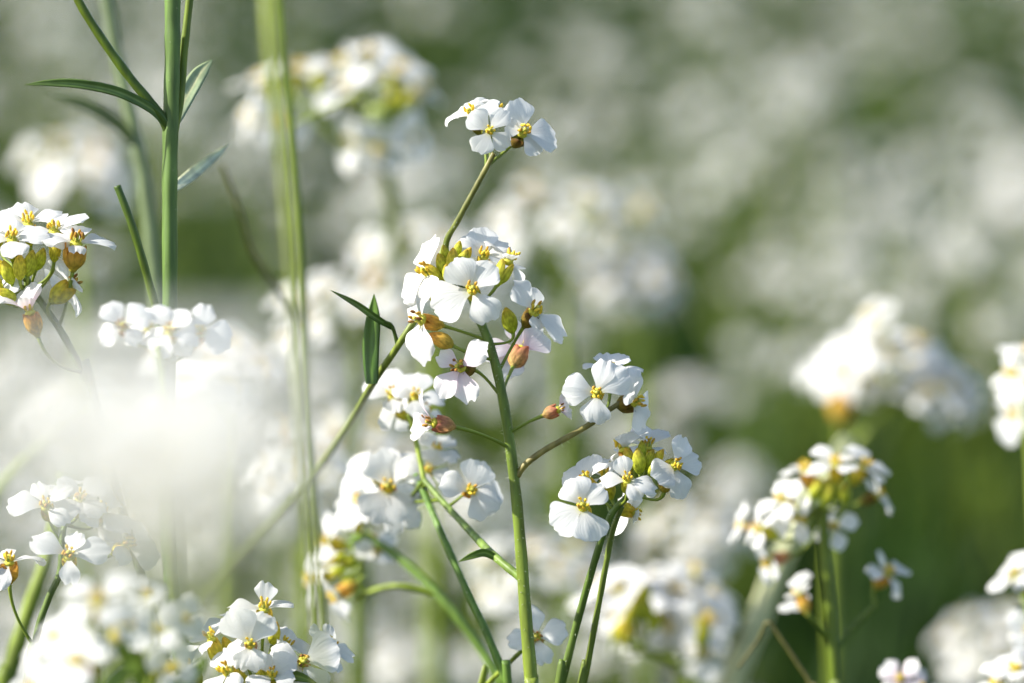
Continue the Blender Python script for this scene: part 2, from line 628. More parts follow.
# ---- heads of the plants farther off, in metres
def head_mesh(k, n, R, spread, nu=4, nv=4, stalk=0.0):
    rnd = random.Random(1200 + k)
    mb = MB()
    ax = Vector((rnd.uniform(-.2, .2), rnd.uniform(-.2, .2), 1)).normalized()
    n0, b0 = frame_of(ax)
    g = math.pi * (3 - math.sqrt(5))
    foot = Vector((0, 0, 0))
    if stalk:
        tube(mb, [Vector((rnd.uniform(-.02, .02), rnd.uniform(-.02, .02), -stalk)), Vector((0, 0, -stalk * .4)), foot + ax * spread * 0.6], [0.0014, 0.0012, 0.0008], [G_MID] * 3, 5, 0, mi=3, cap=False)
    for i in range(n):
        h = 1 - (i + 0.5) / n * rnd.uniform(1.1, 1.25)
        rr = math.sqrt(max(0, 1 - h * h))
        a = i * g + rnd.uniform(-.35, .35)
        rad_d = n0 * math.cos(a) + b0 * math.sin(a)
        pos = ax * (h * 0.6 * spread + spread * 0.9) + rad_d * rr * spread * rnd.uniform(0.8, 1.1)
        f = (ax * (h + 0.5) + rad_d * rr + Vector((rnd.uniform(-.3, .3), rnd.uniform(-.3, .3), 0))).normalized()
        n1, b1 = frame_of(f)
        r = R * rnd.uniform(0.85, 1.15)
        ro = rnd.uniform(0, 1.57)
        for q in range(4):
            an = ro + q * math.pi / 2 + rnd.uniform(-.2, .2)
            X = n1 * math.cos(an) + b1 * math.sin(an)
            el = rnd.uniform(-0.15, 0.55)
            X, Z = X * math.cos(el) + f * math.sin(el), f * math.cos(el) - X * math.sin(el)
            Y = Z.cross(X)
            pp = petal_points(0, nu, nv, rnd)
            mb.grid([[pos + (X * v.x + Y * v.y + Z * v.z) * r for v in row] for row in pp], WHITE, mi=0)
        ellipsoid(mb, pos + f * 0.08 * r, f, 0.25 * r, 0.36 * r, (0.70, 0.55, 0.06), seg=6, rings=3, mi=1)
        cc = rnd.choice([(0.45, 0.44, 0.06), (0.60, 0.32, 0.05), (0.40, 0.44, 0.06)])
        ellipsoid(mb, pos - f * 0.32 * r, f, 0.6 * r, 0.34 * r, cc, seg=6, rings=4, mi=2)
        p0 = pos - f * 0.6 * r
        tube(mb, [foot + ax * spread * (0.1 + 0.5 * h * (h > 0)), (p0 + foot) * 0.5 + ax * spread * 0.05 - f * 0.3 * r, p0], [0.08 * r] * 3, [G_MID] * 3, 4, 0, mi=3, cap=False)
    for i in range(7):
        d = (ax + Vector((rnd.uniform(-.5, .5), rnd.uniform(-.5, .5), 0))).normalized()
        ellipsoid(mb, ax * spread * 1.35 + d * spread * 0.25 * rnd.random(), d, 0.6 * R, 0.32 * R, (0.36, 0.42, 0.06), seg=6, rings=4, mi=2)
    return mb.mesh("flower_head", [PETAL, CENTRE, CALYX, STEM])


HEADS = [head_mesh(k, 10 + (k * 5) % 7, 0.0036, 0.0088 + 0.0012 * (k % 4)) for k in range(8)]


def far_stem_mesh(k, H, tips):
    rnd = random.Random(1500 + k)
    mb = MB()
    node = Vector((rnd.uniform(-.008, .008), rnd.uniform(-.008, .008), H * 0.55))
    top = tips[0]
    path = catmull([Vector((0, 0, 0)), node * 0.5, node, (node + top) * 0.5 + Vector((rnd.uniform(-.006, .006), 0, 0)), top], 4)
    tube(mb, path, [0.0013 - 0.0006 * i / len(path) for i in range(len(path))], [G_MID] * len(path), 6, 0)
    for tp in tips[1:]:
        u = rnd.uniform(0.35, 0.8)
        q = path[int(u * (len(path) - 1))]
        mid = (q + tp) * 0.5 + Vector(((tp - q).x * 0.2, (tp - q).y * 0.2, 0))
        br = catmull([q, mid, tp], 5)
        tube(mb, br, [0.0007] * len(br), [G_MID] * len(br), 5, 0)
    return mb.mesh("stem", [STEM])


def far_leaf_mesh(k, H):
    rnd = random.Random(1700 + k)
    mb = MB()
    a = rnd.uniform(0, 6.28)
    d = Vector((math.cos(a), math.sin(a), 0))
    s = Vector((-d.y, d.x, 0))
    z0 = rnd.uniform(0.2, 0.6) * H
    ln = rnd.uniform(0.03, 0.06)
    rows = []
    for i in range(7):
        u = i / 6
        c = d * ln * u * 0.75 + Vector((0, 0, z0 + ln * (0.7 * u - 0.6 * u * u)))
        hw = 0.0045 * math.sin(math.pi * min(1, 0.12 + 0.88 * u)) + 0.0004
        rows.append([c - s * hw + Vector((0, 0, hw * .3)), c, c + s * hw + Vector((0, 0, hw * .3))])
    mb.grid(rows, mixc(G_DARK, G_MID, rnd.random()))
    return mb.mesh("leaf", [LEAF])


PROTO = []


def far_proto(k):
    rnd = random.Random(1900 + k)
    H = 0.26
    nt_ = rnd.choice([3, 3, 4, 5])
    tips = []
    for i in range(nt_):
        a = i * 2.4 + rnd.uniform(-.4, .4)
        r = 0 if i == 0 else rnd.uniform(0.018, 0.04)
        tips.append(Vector((r * math.cos(a), r * math.sin(a), H - 0.012 - (0 if i == 0 else rnd.uniform(0.0, 0.05)))))
    parts = [("stem", far_stem_mesh(k, H, tips), Matrix.Identity(4))]
    for i, tp in enumerate(tips):
        ti = Vector((tp.x * 8, tp.y * 8, 1)).normalized().to_track_quat('Z', 'Y').to_matrix().to_4x4()
        sc_ = rnd.uniform(0.55, 1.05)
        parts.append(("flower_head", rnd.choice(HEADS), Matrix.Translation(tp) @ ti @ Matrix.Rotation(rnd.uniform(0, 6.28), 4, 'Z') @ Matrix.Scale(sc_, 4)))
    for i in range(3):
        parts.append(("leaf", far_leaf_mesh(k * 3 + i, H), Matrix.Identity(4)))
    return parts


PROTO = [far_proto(k) for k in range(10)]


def far_plant(x, y, h, proto, rz, label, group, name="white_wildflower"):
    root = bpy.data.objects.new(name, None)
    COL.objects.link(root)
    s = h / 0.26
    root.location = (x, y, 0)
    root.rotation_euler = (random.uniform(-.06, .06), random.uniform(-.06, .06), rz)
    root.scale = (min(1.25, 0.5 + 0.5 * s),) * 2 + (s,)
    tag(root, label, 'wildflower', group)
    for nm, me, M in proto:
        o = link(nm, me, root)
        m = M.copy()
        if nm == "flower_head":      # keep heads round on tall plants
            m = m @ Matrix.Diagonal((1, 1, 1, 1))
        o.matrix_local = m
    return root


def density(px, py):
    """how thickly the field is in bloom, by patches"""
    d = 0.55
    if py < 270: d = 0.8
    if px > 560 and py < 270: d = 1.3
    if px > 640 and py > 265: d = 0.25
    if px > 640 and py > 300: d = 0.0
    if 560 < px < 760 and 270 < py < 430: d = 0.30
    if 100 < px < 340 and 170 < py < 340: d = 0.22
    if px < 230 and py < 120: d = 1.0
    for (cx, cy, rx, ry, f) in ((630, 140, 75, 55, .08), (690, 250, 110, 45, .1), (905, 95, 55, 50, .05), (470, 50, 60, 60, .1), (225, 250, 100, 100, .05), (1000, 300, 60, 60, .3), (790, 20, 60, 40, .1), (760, 170, 40, 40, .1), (30, 130, 50, 60, .2)):
        q = ((px - cx) / rx) ** 2 + ((py - cy) / ry) ** 2
        if q < 1: d *= f
    if 330 < px < 560 and 200 < py < 460: d = 0.8
    if 330 < px < 520 and py > 540: d = 0.2
    return d


def ray_ground(px, py, z):
    d = FWD + RGT * ((px - 512) * S / D0) + UPC * ((341.5 - py) * S / D0)
    t = (z - CAM.z) / d.z
    return CAM + d * t


FAR_LABEL = "blurred white wildflower in full bloom in the field behind the sharp ones"
FAR_GROUP = "white wildflowers filling the field behind"
count = 0
tries = 0
spots = []
while count < 240 and tries < 20000:
    tries += 1
    px = random.uniform(-90, 1114); py = random.uniform(-70, 700)
    if random.random() > density(px, py) * 0.8:
        continue
    h = min(0.36, max(0.15, random.gauss(0.25, 0.035)))
    p = ray_ground(px, py, h - 0.005)
    if p.y < 0.98 or p.y > 4.6:
        continue
    md = 0.022 * p.y ** 0.5
    if any((p.x - q[0]) ** 2 + (p.y - q[1]) ** 2 < md * md for q in spots):
        continue
    spots.append((p.x, p.y))
    far_plant(p.x, p.y, h, PROTO[count % len(PROTO)], random.uniform(0, 6.28), FAR_LABEL, FAR_GROUP)
    count += 1


# ---- the rest of the field, which nobody could count: one object
def np_of(me):
    v = np.empty(len(me.vertices) * 3, np.float32); me.vertices.foreach_get("co", v)
    nl = len(me.loops)
    li = np.empty(nl, np.int32); me.loops.foreach_get("vertex_index", li)
    ls = np.empty(len(me.polygons), np.int32); me.polygons.foreach_get("loop_start", ls)
    lt = np.empty(len(me.polygons), np.int32); me.polygons.foreach_get("loop_total", lt)
    mi = np.empty(len(me.polygons), np.int32); me.polygons.foreach_get("material_index", mi)
    c = np.empty(len(me.vertices) * 4, np.float32); me.attributes["tint"].data.foreach_get("color", c)
    return v.reshape(-1, 3), li, ls, lt, mi, c.reshape(-1, 4)


def merged(name, items, mats, pick=None):
    """items: (mesh arrays, 4x4 numpy)"""
    V, LI, LS, LT, MI, C = [], [], [], [], [], []
    vo = lo = 0
    for (v, li, ls, lt, mi, c), M in items:
        V.append(v @ M[:3, :3].T + M[:3, 3]); LI.append(li + vo); LS.append(ls + lo); LT.append(lt); MI.append(mi); C.append(c)
        vo += len(v); lo += len(li)
    V = np.concatenate(V).astype(np.float32); LI = np.concatenate(LI); LS = np.concatenate(LS); LT = np.concatenate(LT); MI = np.concatenate(MI); C = np.concatenate(C)
    me = bpy.data.meshes.new(name)
    me.vertices.add(len(V)); me.vertices.foreach_set("co", V.ravel())
    me.loops.add(len(LI)); me.loops.foreach_set("vertex_index", LI.astype(np.int32))
    me.polygons.add(len(LS)); me.polygons.foreach_set("loop_start", LS.astype(np.int32)); me.polygons.foreach_set("loop_total", LT.astype(np.int32))
    me.polygons.foreach_set("material_index", MI.astype(np.int32))
    for m in mats: me.materials.append(m)
    a = me.attributes.new("tint", 'FLOAT_COLOR', 'POINT'); a.data.foreach_set("color", C.astype(np.float32).ravel())
    me.uv_layers.new(name="uv")
    me.polygons.foreach_set("use_smooth", np.ones(len(LS), bool))
    me.update(); me.validate()
    return me


LOW = [np_of(head_mesh(90 + k, 7, 0.0052, 0.013, 3, 2, 0.27)) for k in range(4)]


def xf(x, y, z, rz, s):
    c, sn = math.cos(rz) * s, math.sin(rz) * s
    return np.array([[c, -sn, 0, x], [sn, c, 0, y], [0, 0, s, z], [0, 0, 0, 1]], np.float32)


items = []
for i in range(4200):
    y = 0.75 + 13 * random.random() ** 1.6
    x = random.uniform(-1, 1) * (0.45 + 0.62 * y)
    in_view = abs(x) < 0.118 * y + 0.03
    if in_view and y < 4.3:
        continue
    h = min(0.36, max(0.12, random.gauss(0.25, 0.04)))
    s = random.uniform(0.8, 1.25) * (1 if y < 5 else 1.5)
    items.append((random.choice(LOW), xf(x, y, h - 0.02, random.uniform(0, 6.28), s)))
fm = merged("distant_flower_field", items, [PETAL, CENTRE, CALYX, STEM])
tag(link("distant_flower_field", fm), "white blossom carpet of the field fading into the distance", 'flowers', None, 'stuff')


# ---- grass and leaves between the plants
def blade_arrays(k):
    rnd = random.Random(2100 + k)
    mb = MB()
    bend = rnd.uniform(0.1, 0.5); hw = rnd.uniform(0.0016, 0.0042)
    rows = []
    col = mixc((0.007, 0.027, 0.003), (0.034, 0.076, 0.009), rnd.random() ** 1.3)
    for i in range(6):
        u = i / 5
        wdt = hw * (1 - u ** 2.2) + 0.0001
        z = 0.16 * (u - 0.25 * bend * u * u)
        x = 0.16 * bend * u * u
        rows.append([Vector((x, -wdt, z + wdt * .4)), Vector((x, 0, z)), Vector((x, wdt, z + wdt * .4))])
    mb.grid(rows, col)
    return np_of(mb.mesh("blade", [GRASS]))


BL = [blade_arrays(k) for k in range(14)]
items = []
for i in range(36000):
    y = 0.72 + 9 * random.random() ** 2.0
    x = random.uniform(-1, 1) * (0.16 + 0.24 * y)
    items.append((random.choice(BL), xf(x, y, -0.004, random.uniform(0, 6.28), random.uniform(0.45, 1.5))))
for i in range(42000):
    y = 0.3 + 14 * random.random() ** 1.7
    x = random.uniform(-1, 1) * (0.5 + 0.62 * y)
    if abs(x) < 0.16 + 0.24 * y and y < 8.5:
        continue
    items.append((random.choice(BL), xf(x, y, -0.004, random.uniform(0, 6.28), random.uniform(0.7, 1.7) * (1 + 0.05 * y))))
gm = merged("grass", items, [GRASS])
tag(link("grass", gm), "green blades and leaves filling the field under the flowers", 'grass', None, 'stuff')

#==HEROES==
# ------------------------------------------------------------------ the sharp plant in the middle
mid = Plant("tall sharp white wildflower with a thick upright green stem and loose top heads",
            [st([(534, 760, 0), (531, 683, 0), (526, 620, 0), (520, 540, 0), (513, 470, 0), (503, 400, 0), (492, 352, 0), (479, 318, 4), (468, 290, 14), (452, 272, 14)], (7.4, 4.2), ((0.22, 0.28, 0.028), (0.085, 0.15, 0.018)), True, 260),
             st([(472, 300, 16), (452, 270, 24), (446, 244, 20), (458, 220, 10), (472, 194, 4), (484, 172, 0), (494, 153, 0)], (3.4, 2.6), ((0.10, 0.17, 0.02), (0.19, 0.17, 0.04)), False, 30),
             st([(517, 476, 0), (526, 464, -2), (545, 450, -4), (568, 437, -6), (592, 423, -4), (606, 412, 2), (622, 402, 4)], (3.4, 2.6), ((0.24, 0.20, 0.05), (0.13, 0.12, 0.03)), False, 50),
             st([(521, 578, 8), (506, 566, 20), (488, 550, 50), (466, 527, 110), (446, 505, 160), (424, 480, 190)], (4.4, 3.0), ((0.15, 0.23, 0.04), (0.15, 0.22, 0.04)), False, 20),
             st([(424, 480, 190), (419, 455, 200), (414, 432, 205), (408, 414, 205)], (2.6, 2.2), (G_LITE, G_LITE), False),
             st([(444, 246, 20), (440, 258, 14), (442, 270, 10), (456, 288, 16)], (2.2, 2.0), (G_LITE, G_LITE), False)])
F, B = mid.flower, mid.bud
# main head
F(473, 290, -40, (-0.02, 0.30, 0.95), 37, 'green', (474, 316, 8), [(125, .95, 20), (52, .85, 12), (-62, .98, 2), (203, 1.18, -4)])
F(428, 272, -12, (-0.66, 0.34, 0.66), 37, 'yellow', (452, 276, 14), [(75, 1.0, 18), (120, .9, 10), (222, 1.05, 0), (300, .8, 0)])
F(484, 257, 12, (0.08, 0.74, 0.66), 31, 'yellow', (466, 286, 14), [(160, .95, 22), (95, 1.0, 30), (25, .95, 14), (-80, .7, -5)])
F(508, 262, 6, (0.42, 0.86, -0.12), 38, 'green', (477, 306, 8), [(-12, 1.05, 4), (70, .8, 26), (165, .6, 20), (262, .85, -34)], cal=1.15)
F(534, 312, -22, (0.40, 0.58, 0.70), 37, 'dark', (493, 374, 0), [(140, 1.0, 28), (82, .72, 26), (-40, 1.1, -6), (-88, .5, -8)], pw=1.25)
B(513, 333, -4, (-0.28, 0.95, 0.15), 27, 'green', (491, 345, 0), fat=1.1)
F(521, 350, 60, (0.30, 0.62, -0.72), 38, 'red', (505, 396, 0), [(150, 1.0, 5), (80, .8, 12), (5, 1.0, -12), (-50, .9, -12)], pink=True, cal=1.2)
F(461, 367, -26, (-0.50, 0.12, 0.86), 37, 'dark', (500, 398, 0), [(150, .72, 14), (28, 1.15, 20), (-75, .98, -8), (-125, 1.0, -4)], old=True, pink=True, pw=0.88)
F(422, 320, -20, (-0.80, 0.22, 0.52), 38, 'orange', (478, 346, 2), [(70, .8, 10), (150, .7, 16), (-72, 1.15, -10), (-110, .98, -6)], old=True)
B(453, 346, -16, (-0.88, 0.45, 0.16), 27, 'orange', (482, 362, 0), fat=1.1)
F(434, 423, -40, (-0.90, 0.18, 0.34), 33, 'red', (507, 450, 0), [(88, 1.05, 34), (140, .5, 60), (205, .95, 24), (260, .4, 50)], pink=True, cal=1.25, old=True)
F(558, 410, -8, (0.90, 0.34, 0.12), 24, 'red', (512, 436, 0), [(60, .75, 50), (-30, .8, 30), (160, .6, 60), (250, .7, 40)], pink=True, cal=1.35, old=True)
# green buds at the heart of the head
for (x, y, z, f, l, kd) in ((447, 276, -8, (-.35, .9, .25), 25, 'green'), (452, 272, -14, (.05, .98, .25), 25, 'yellow'), (458, 270, -6, (.4, .88, .2), 23, 'green'),
                            (440, 280, -12, (-.6, .7, .3), 22, 'yellow'), (450, 283, -22, (-.15, .8, .55), 23, 'green'), (462, 262, 0, (.5, .8, .3), 18, 'yellow'),
                            (447, 262, -4, (-.2, 1, .2), 18, 'green'), (432, 300, -14, (-.5, .85, .1), 18, 'yellow'), (456, 256, 4, (.25, .95, .1), 16, 'green')):
    B(x, y, z, f, l, kd, (452, 284, 14))
# head at the tip
F(490, 131, -24, (0.0, 0.12, 0.99), 26, 'green', (492, 160, 0), [(137, 1.02, 10), (55, .98, 14), (-42, .92, 2), (-118, .95, 0)])
F(472, 116, 10, (-0.38, 0.86, 0.34), 32, 'dark', (488, 168, 0), [(190, 1.0, 8), (150, .85, 14), (25, 1.0, 14), (100, .7, 10)])
F(522, 133, -8, (0.40, 0.42, 0.82), 36, 'dark', (492, 168, 0), [(102, .92, 24), (165, .6, 20), (-8, 1.05, -2), (-50, .75, -4)], cal=1.35)
F(497, 112, 30, (0.2, 0.9, -0.2), 26, 'dark', (494, 156, 0), [(40, 1.0, 16), (100, .9, 20), (200, .8, 16), (290, .6, -6)])
# head on the side branch
F(597, 393, -30, (-0.02, 0.12, 0.99), 34, 'yellow', (592, 423, -4), [(172, .98, 4), (72, .98, 12), (32, 1.08, 6), (-98, .88, 0)])
F(610, 372, 14, (0.0, 0.97, 0.16), 29, 'red', (606, 412, 2), [(180, .95, 22), (110, .9, 40), (50, .9, 36), (-5, 1.1, 10), ])
F(634, 402, 0, (0.76, 0.18, 0.62), 33, 'dark', (618, 404, 4), [(95, 1.0, 20), (150, .8, 30), (-12, 1.05, -4), (-65, .9, -2)], cal=1.3)
# side stem with the softer blue-white head
F(388, 488, 250, (-0.05, 0.26, 0.96), 39, 'red', (440, 505, 170), [(112, .98, 24), (68, .9, 20), (-58, .95, -4), (-122, .95, -2)], pw=1.15)
F(428, 470, 230, (0.10, 0.42, 0.9), 27, 'yellow', (434, 492, 178), [(165, 1.0, 8), (60, .85, 20), (-30, 1.0, 4), (-110, .8, 0)])
F(471, 490, 130, (0.22, 0.16, 0.96), 33, 'orange', (448, 507, 155), [(165, .98, 4), (70, .92, 18), (-18, 1.0, 4), (-62, .95, -4)], pw=1.1)
F(436, 452, 240, (0.2, 0.8, 0.5), 29, 'yellow', (426, 482, 190))
F(408, 466, 260, (-0.3, 0.75, 0.5), 26, 'yellow', (424, 482, 190))
F(376, 470, 300, (-0.2, 0.7, 0.6), 32, 'yellow', (422, 482, 190))
F(400, 510, 320, (0.2, 0.1, 0.9), 28, 'yellow', (424, 492, 190))
F(362, 500, 330, (-0.6, 0.3, 0.7), 33, 'yellow', (420, 484, 200))
# the small greenish head above the blue-white one
F(393, 396, 200, (-0.2, 0.62, 0.76), 32, 'yellow', (412, 424, 205), [(170, 1.0, 10), (105, 1.0, 16), (40, .8, 10), (-70, .7, 0)])
F(415, 398, 190, (0.15, 0.7, 0.7), 30, 'green', (412, 424, 205), [(80, 1.0, 14), (160, .8, 10), (-10, 1.0, 4), (-90, .8, 0)])
F(424, 412, 230, (0.5, 0.6, 0.4), 28, 'yellow', (412, 424, 205))
F(398, 412, 220, (-0.5, 0.3, -0.5), 26, 'yellow', (412, 424, 205))

mid.leaf([(499, 560, 34), (486, 553, 30), (474, 555, 26), (458, 562, 24)], 8, (0.10, 0.19, 0.03))

# thin plant to the left of it whose long bare twig leans up behind the head
twig = Plant("thin leaning twig with two narrow dark leaves beside the middle flower head", name="leafy_twig", cat="twig", stems=
             [st([(100, 700, 2200), (180, 615, 1700), (250, 541, 1200), (300, 490, 750), (345, 430, 330), (372, 385, 110), (398, 346, 40), (420, 312, 34)], (3.4, 2.4), ((0.26, 0.32, 0.08), (0.20, 0.25, 0.04)), True, 0, -0.10),
              st([(398, 346, 40), (392, 326, 36), (384, 322, 34)], (2.2, 1.6), (G_DARK, G_DARK), False)])
twig.leaf([(393, 328, 38), (376, 318, 30), (356, 304, 26), (330, 290, 20)], 7, (0.05, 0.12, 0.015))
twig.leaf([(372, 384, 58), (371, 350, 60), (373, 322, 60), (374, 294, 62)], 17, (0.07, 0.17, 0.02), fold=0.4)
# second sharp plant, right of the middle stem, two stems
right = Plant("sharp white wildflower with crowded round head and two thin dark green stems",
              [st([(552, 730, 60), (562, 683, 55), (578, 620, 40), (592, 570, 25), (603, 535, 15), (613, 512, 8), (626, 498, 4), (640, 478, 4), (642, 462, 6)], (4.6, 3.2), ((0.13, 0.19, 0.03), (0.075, 0.13, 0.02)), True, 60),
               st([(574, 730, 70), (584, 683, 65), (594, 630, 50), (605, 570, 35), (613, 530, 25), (622, 506, 20)], (3.8, 2.8), ((0.15, 0.20, 0.03), (0.15, 0.20, 0.03)), True, 40)])
F, B = right.flower, right.bud
F(583, 507, -46, (-0.12, 0.36, 0.92), 35, 'yellow', (607, 524, 12), [(212, 1.02, 0), (-72, 1.02, -4), (118, .85, 20), (45, .8, 16)], pw=1.12)
F(587, 480, -6, (-0.5, 0.66, 0.56), 32, 'yellow', (614, 510, 8), [(175, .95, 10), (100, .9, 16), (50, .95, 12), (225, .8, 4)])
F(606, 478, 30, (-0.25, 0.9, 0.2), 33, 'yellow', (620, 503, 6), [(170, .95, 14), (95, .95, 26), (20, .8, 14), (255, .7, 0)])
F(627, 481, -34, (-0.02, 0.70, 0.70), 28, 'green', (619, 504, 6), [(182, .95, 12), (110, .9, 30), (-62, .9, -8), (-14, 1.1, -4)])
F(624, 450, 20, (-0.34, 0.88, -0.05), 36, 'orange', (641, 476, 4), [(172, 1.12, 4), (105, .85, 24), (40, .9, 24), (270, .5, -4)])
F(648, 448, 36, (0.12, 0.86, 0.3), 32, 'yellow', (642, 466, 6), [(160, .9, 20), (95, .9, 40), (40, .9, 26), (-40, .6, 0)])
F(674, 466, -14, (0.56, 0.30, 0.76), 32, 'yellow', (640, 480, 4), [(68, .98, 18), (12, 1.0, 8), (205, 1.0, 8), (-72, 1.05, -10)], cal=1.3)
F(632, 512, 44, (0.62, -0.20, -0.30), 31, 'yellow', (612, 514, 8), [(30, 1.0, -4), (90, .8, 8), (-50, 1.0, -8), (200, .5, 10)], cal=1.2)
B(664, 492, -8, (0.15, 0.9, 0.3), 24, 'orange', (632, 492, 4), fat=1.3)
for (x, y, z, f, l, kd) in ((640, 474, -16, (-.1, .98, .2), 27, 'green'), (646, 470, -8, (.3, .9, .2), 22, 'green'), (634, 470, 0, (-.35, .9, .1), 24, 'yellow'),
                            (654, 464, -6, (.5, .8, .2), 18, 'yellow'), (642, 458, 8, (0, 1, 0), 18, 'green'), (650, 476, -18, (.3, .7, .6), 18, 'green')):
    B(x, y, z, f, l, kd, (640, 480, 4))

# single flower half behind the middle stem
low = Plant("small single white flower half hidden low behind the thick middle stem",
            [st([(470, 730, 190), (484, 690, 180), (504, 668, 150), (520, 652, 130)], (3, 2.2), (G_LITE, G_LITE), True)])
low.flower(537, 637, 110, (-0.15, 0.16, 0.96), 31, 'orange', (520, 652, 130), [(100, .98, 14), (14, .98, 6), (-72, .9, 0), (190, .95, 4)], old=True)

# ------------------------------------------------------------------ softer cluster left of the middle, on an arching stem
arch = Plant("arching soft white wildflower with drooping flowers and a thick curved green stem",
             [st([(515, 740, 420), (500, 683, 420), (478, 645, 430), (448, 606, 440), (415, 572, 460), (385, 548, 480), (362, 536, 500), (350, 545, 520)], (5.8, 4.0), ((0.11, 0.19, 0.03), (0.12, 0.20, 0.03)), True),
              st([(436, 594, 446), (400, 586, 450), (375, 590, 470), (354, 600, 490)], (3.4, 2.6), (G_MID, G_LITE), False),
              st([(450, 745, 260), (500, 683, 200)][::-1] if False else [(512, 730, 110), (506, 683, 110), (486, 632, 120), (462, 580, 140), (440, 530, 165), (426, 498, 200), (416, 474, 240)], (4.6, 3.2), ((0.12, 0.21, 0.03), (0.10, 0.19, 0.03)), True, 60)])
F, B = arch.flower, arch.bud
for (x, y, z, f, R, sp) in ((350, 516, 480, (-.4, .7, .5), 34, 'yellow'), (330, 542, 560, (-.8, .3, .4), 33, 'yellow'), (316, 578, 620, (-.9, -.1, .2), 32, 'yellow'), (338, 594, 470, (-.7, -.4, .3), 33, 'orange'),
                            (376, 548, 500, (.2, -.5, .5), 27, 'orange'), (330, 566, 680, (-.5, .6, .3), 30, 'yellow')):
    F(x, y, z, f, R, sp, (352, 548, 515), pw=0.85)
for (x, y) in ((348, 556), (344, 566), (354, 578), (350, 588), (358, 562)):
    B(x, y, 490, (random.uniform(-.9, -.2), random.uniform(-.6, .4), .3), 20, 'green', (354, 548, 515))

# ------------------------------------------------------------------ left edge, head seen from the side
left = Plant("bright white wildflower head seen from the side with orange calyxes on a dark stem",
             [st([(104, 440, 30), (86, 382, 30), (66, 340, 24), (48, 312, 20), (30, 286, 20), (22, 268, 20)], (4.2, 3.4), ((0.09, 0.13, 0.04), (0.11, 0.18, 0.03)), True, 30)])
F, B = left.flower, left.bud
F(12, 240, -20, (0.0, 0.84, 0.50), 36, 'green', (26, 282, 20), [(10, 1.0, 6), (95, .95, 14), (185, 1, 4), (-75, .9, 6)])
F(28, 224, 30, (-0.05, 0.88, 0.42), 35, 'yellow', (26, 280, 20), [(20, 1.0, 16), (110, .95, 24), (185, 1, 12), (-75, .85, 0)])
F(-4, 228, 40, (-0.1, 0.84, 0.5), 32, 'yellow', (20, 270, 20))
F(54, 232, 12, (-0.05, 0.92, 0.36), 36, 'yellow', (34, 292, 20), [(25, 1.0, 22), (100, .95, 16), (185, 1, 8), (-75, .85, 0)])
F(76, 244, -8, (0.14, 0.93, 0.30), 41, 'orange', (58, 327, 22), [(6, 1.0, 10), (75, .7, 24), (178, .9, 4), (-100, .5, 0)], cal=1.35, old=True)
F(69, 286, 14, (0.56, 0.52, -0.30), 37, 'yellow', (58, 327, 22), [(88, .95, 14), (0, 1.05, 4), (185, .6, 10), (-60, .9, -4)], cal=1.35, old=True)
F(30, 313, -30, (-0.30, 0.94, 0.16), 36, 'orange', (82, 374, 28), [(150, 1.0, 42), (60, .85, 60), (-110, .9, 40), (-20, .6, 60)], cal=1.2, pw=1.15, pink=True)
F(0, 290, 10, (-0.6, 0.7, 0.3), 30, 'green', (26, 280, 20))
for (x, y, z, f, l, kd) in ((12, 284, -6, (-.3, .9, .3), 26, 'green'), (20, 280, -12, (0, 1, .2), 27, 'yellow'), (28, 276, -8, (.2, .95, .2), 27, 'green'), (36, 270, 0, (.35, .9, .2), 24, 'green'),
                            (8, 276, 4, (-.6, .8, .2), 22, 'yellow'), (54, 262, 6, (0.1, 1, .1), 24, 'yellow'), (16, 300, -8, (-.8, .5, .3), 22, 'green'), (2, 288, 0, (-.6, .6, .3), 22, 'yellow')):
    B(x, y, z, f, l, kd, (30, 288, 20))

# ------------------------------------------------------------------ row of four soft flowers left of the middle
four = Plant("low flat row of four soft white flowers with yellow centres under the tall bare stem",
             [st([(197, 760, -260), (185, 680, -260), (174, 610, -260), (169, 520, -260), (166, 420, -260), (162, 370, -260), (158, 345, -260)], (3.4, 2.6), (G_MID, G_LITE), True)])
F = four.flower
F(123, 326, -250, (-0.06, 0.40, 0.90), 30, 'orange', None, [(128, .95, 18), (35, .95, 14), (205, .85, 0), (-45, .8, -4)], old=True, pw=1.05)
F(148, 327, -225, (-0.35, 0.62, 0.66), 30, 'yellow', None, [(50, .9, 14), (120, .7, 20), (215, .9, 0), (-50, .9, 0)])
F(170, 331, -250, (0.0, 0.55, 0.8), 31, 'yellow', None, [(120, .95, 18), (50, .9, 18), (-120, .9, -4), (-20, .95, 0)])
F(199, 332, -240, (0.12, 0.36, 0.92), 32, 'orange', None, [(72, .9, 18), (150, .6, 18), (-16, 1.0, 2), (-145, .95, -4)], pw=1.05)

# ------------------------------------------------------------------ tall bare stems at the left
tall = Plant("tall bare green stem that forks at a leafy joint near the top",
             [st([(196, 760, 0), (184, 680, 0), (174, 610, 0), (168, 520, 0), (168, 420, 0), (170, 310, 0), (170, 200, 0), (171, 130, 0), (173, 60, 0), (173, 0, 0), (174, -90, 0)], (7.0, 8.0), ((0.10, 0.18, 0.03), (0.11, 0.18, 0.04)), True, 30),
              st([(168, 130, 0), (158, 112, -6), (130, 78, -12), (100, 36, -16), (76, -4, -20), (50, -60, -24)], (5.0, 4.0), (G_DARK, G_MID), False),
              st([(170, 352, -4), (163, 328, -30), (155, 304, -40), (143, 262, -46), (130, 220, -50), (117, 186, -50)], (4.4, 3.6), (G_MID, G_DARK), False),
              st([(174, 132, 2), (180, 100, 10), (184, 50, 14), (190, -5, 18), (196, -70, 22)], (4.4, 3.6), (G_MID, G_MID), False)],
             name="flower_stalk", cat="stalk")
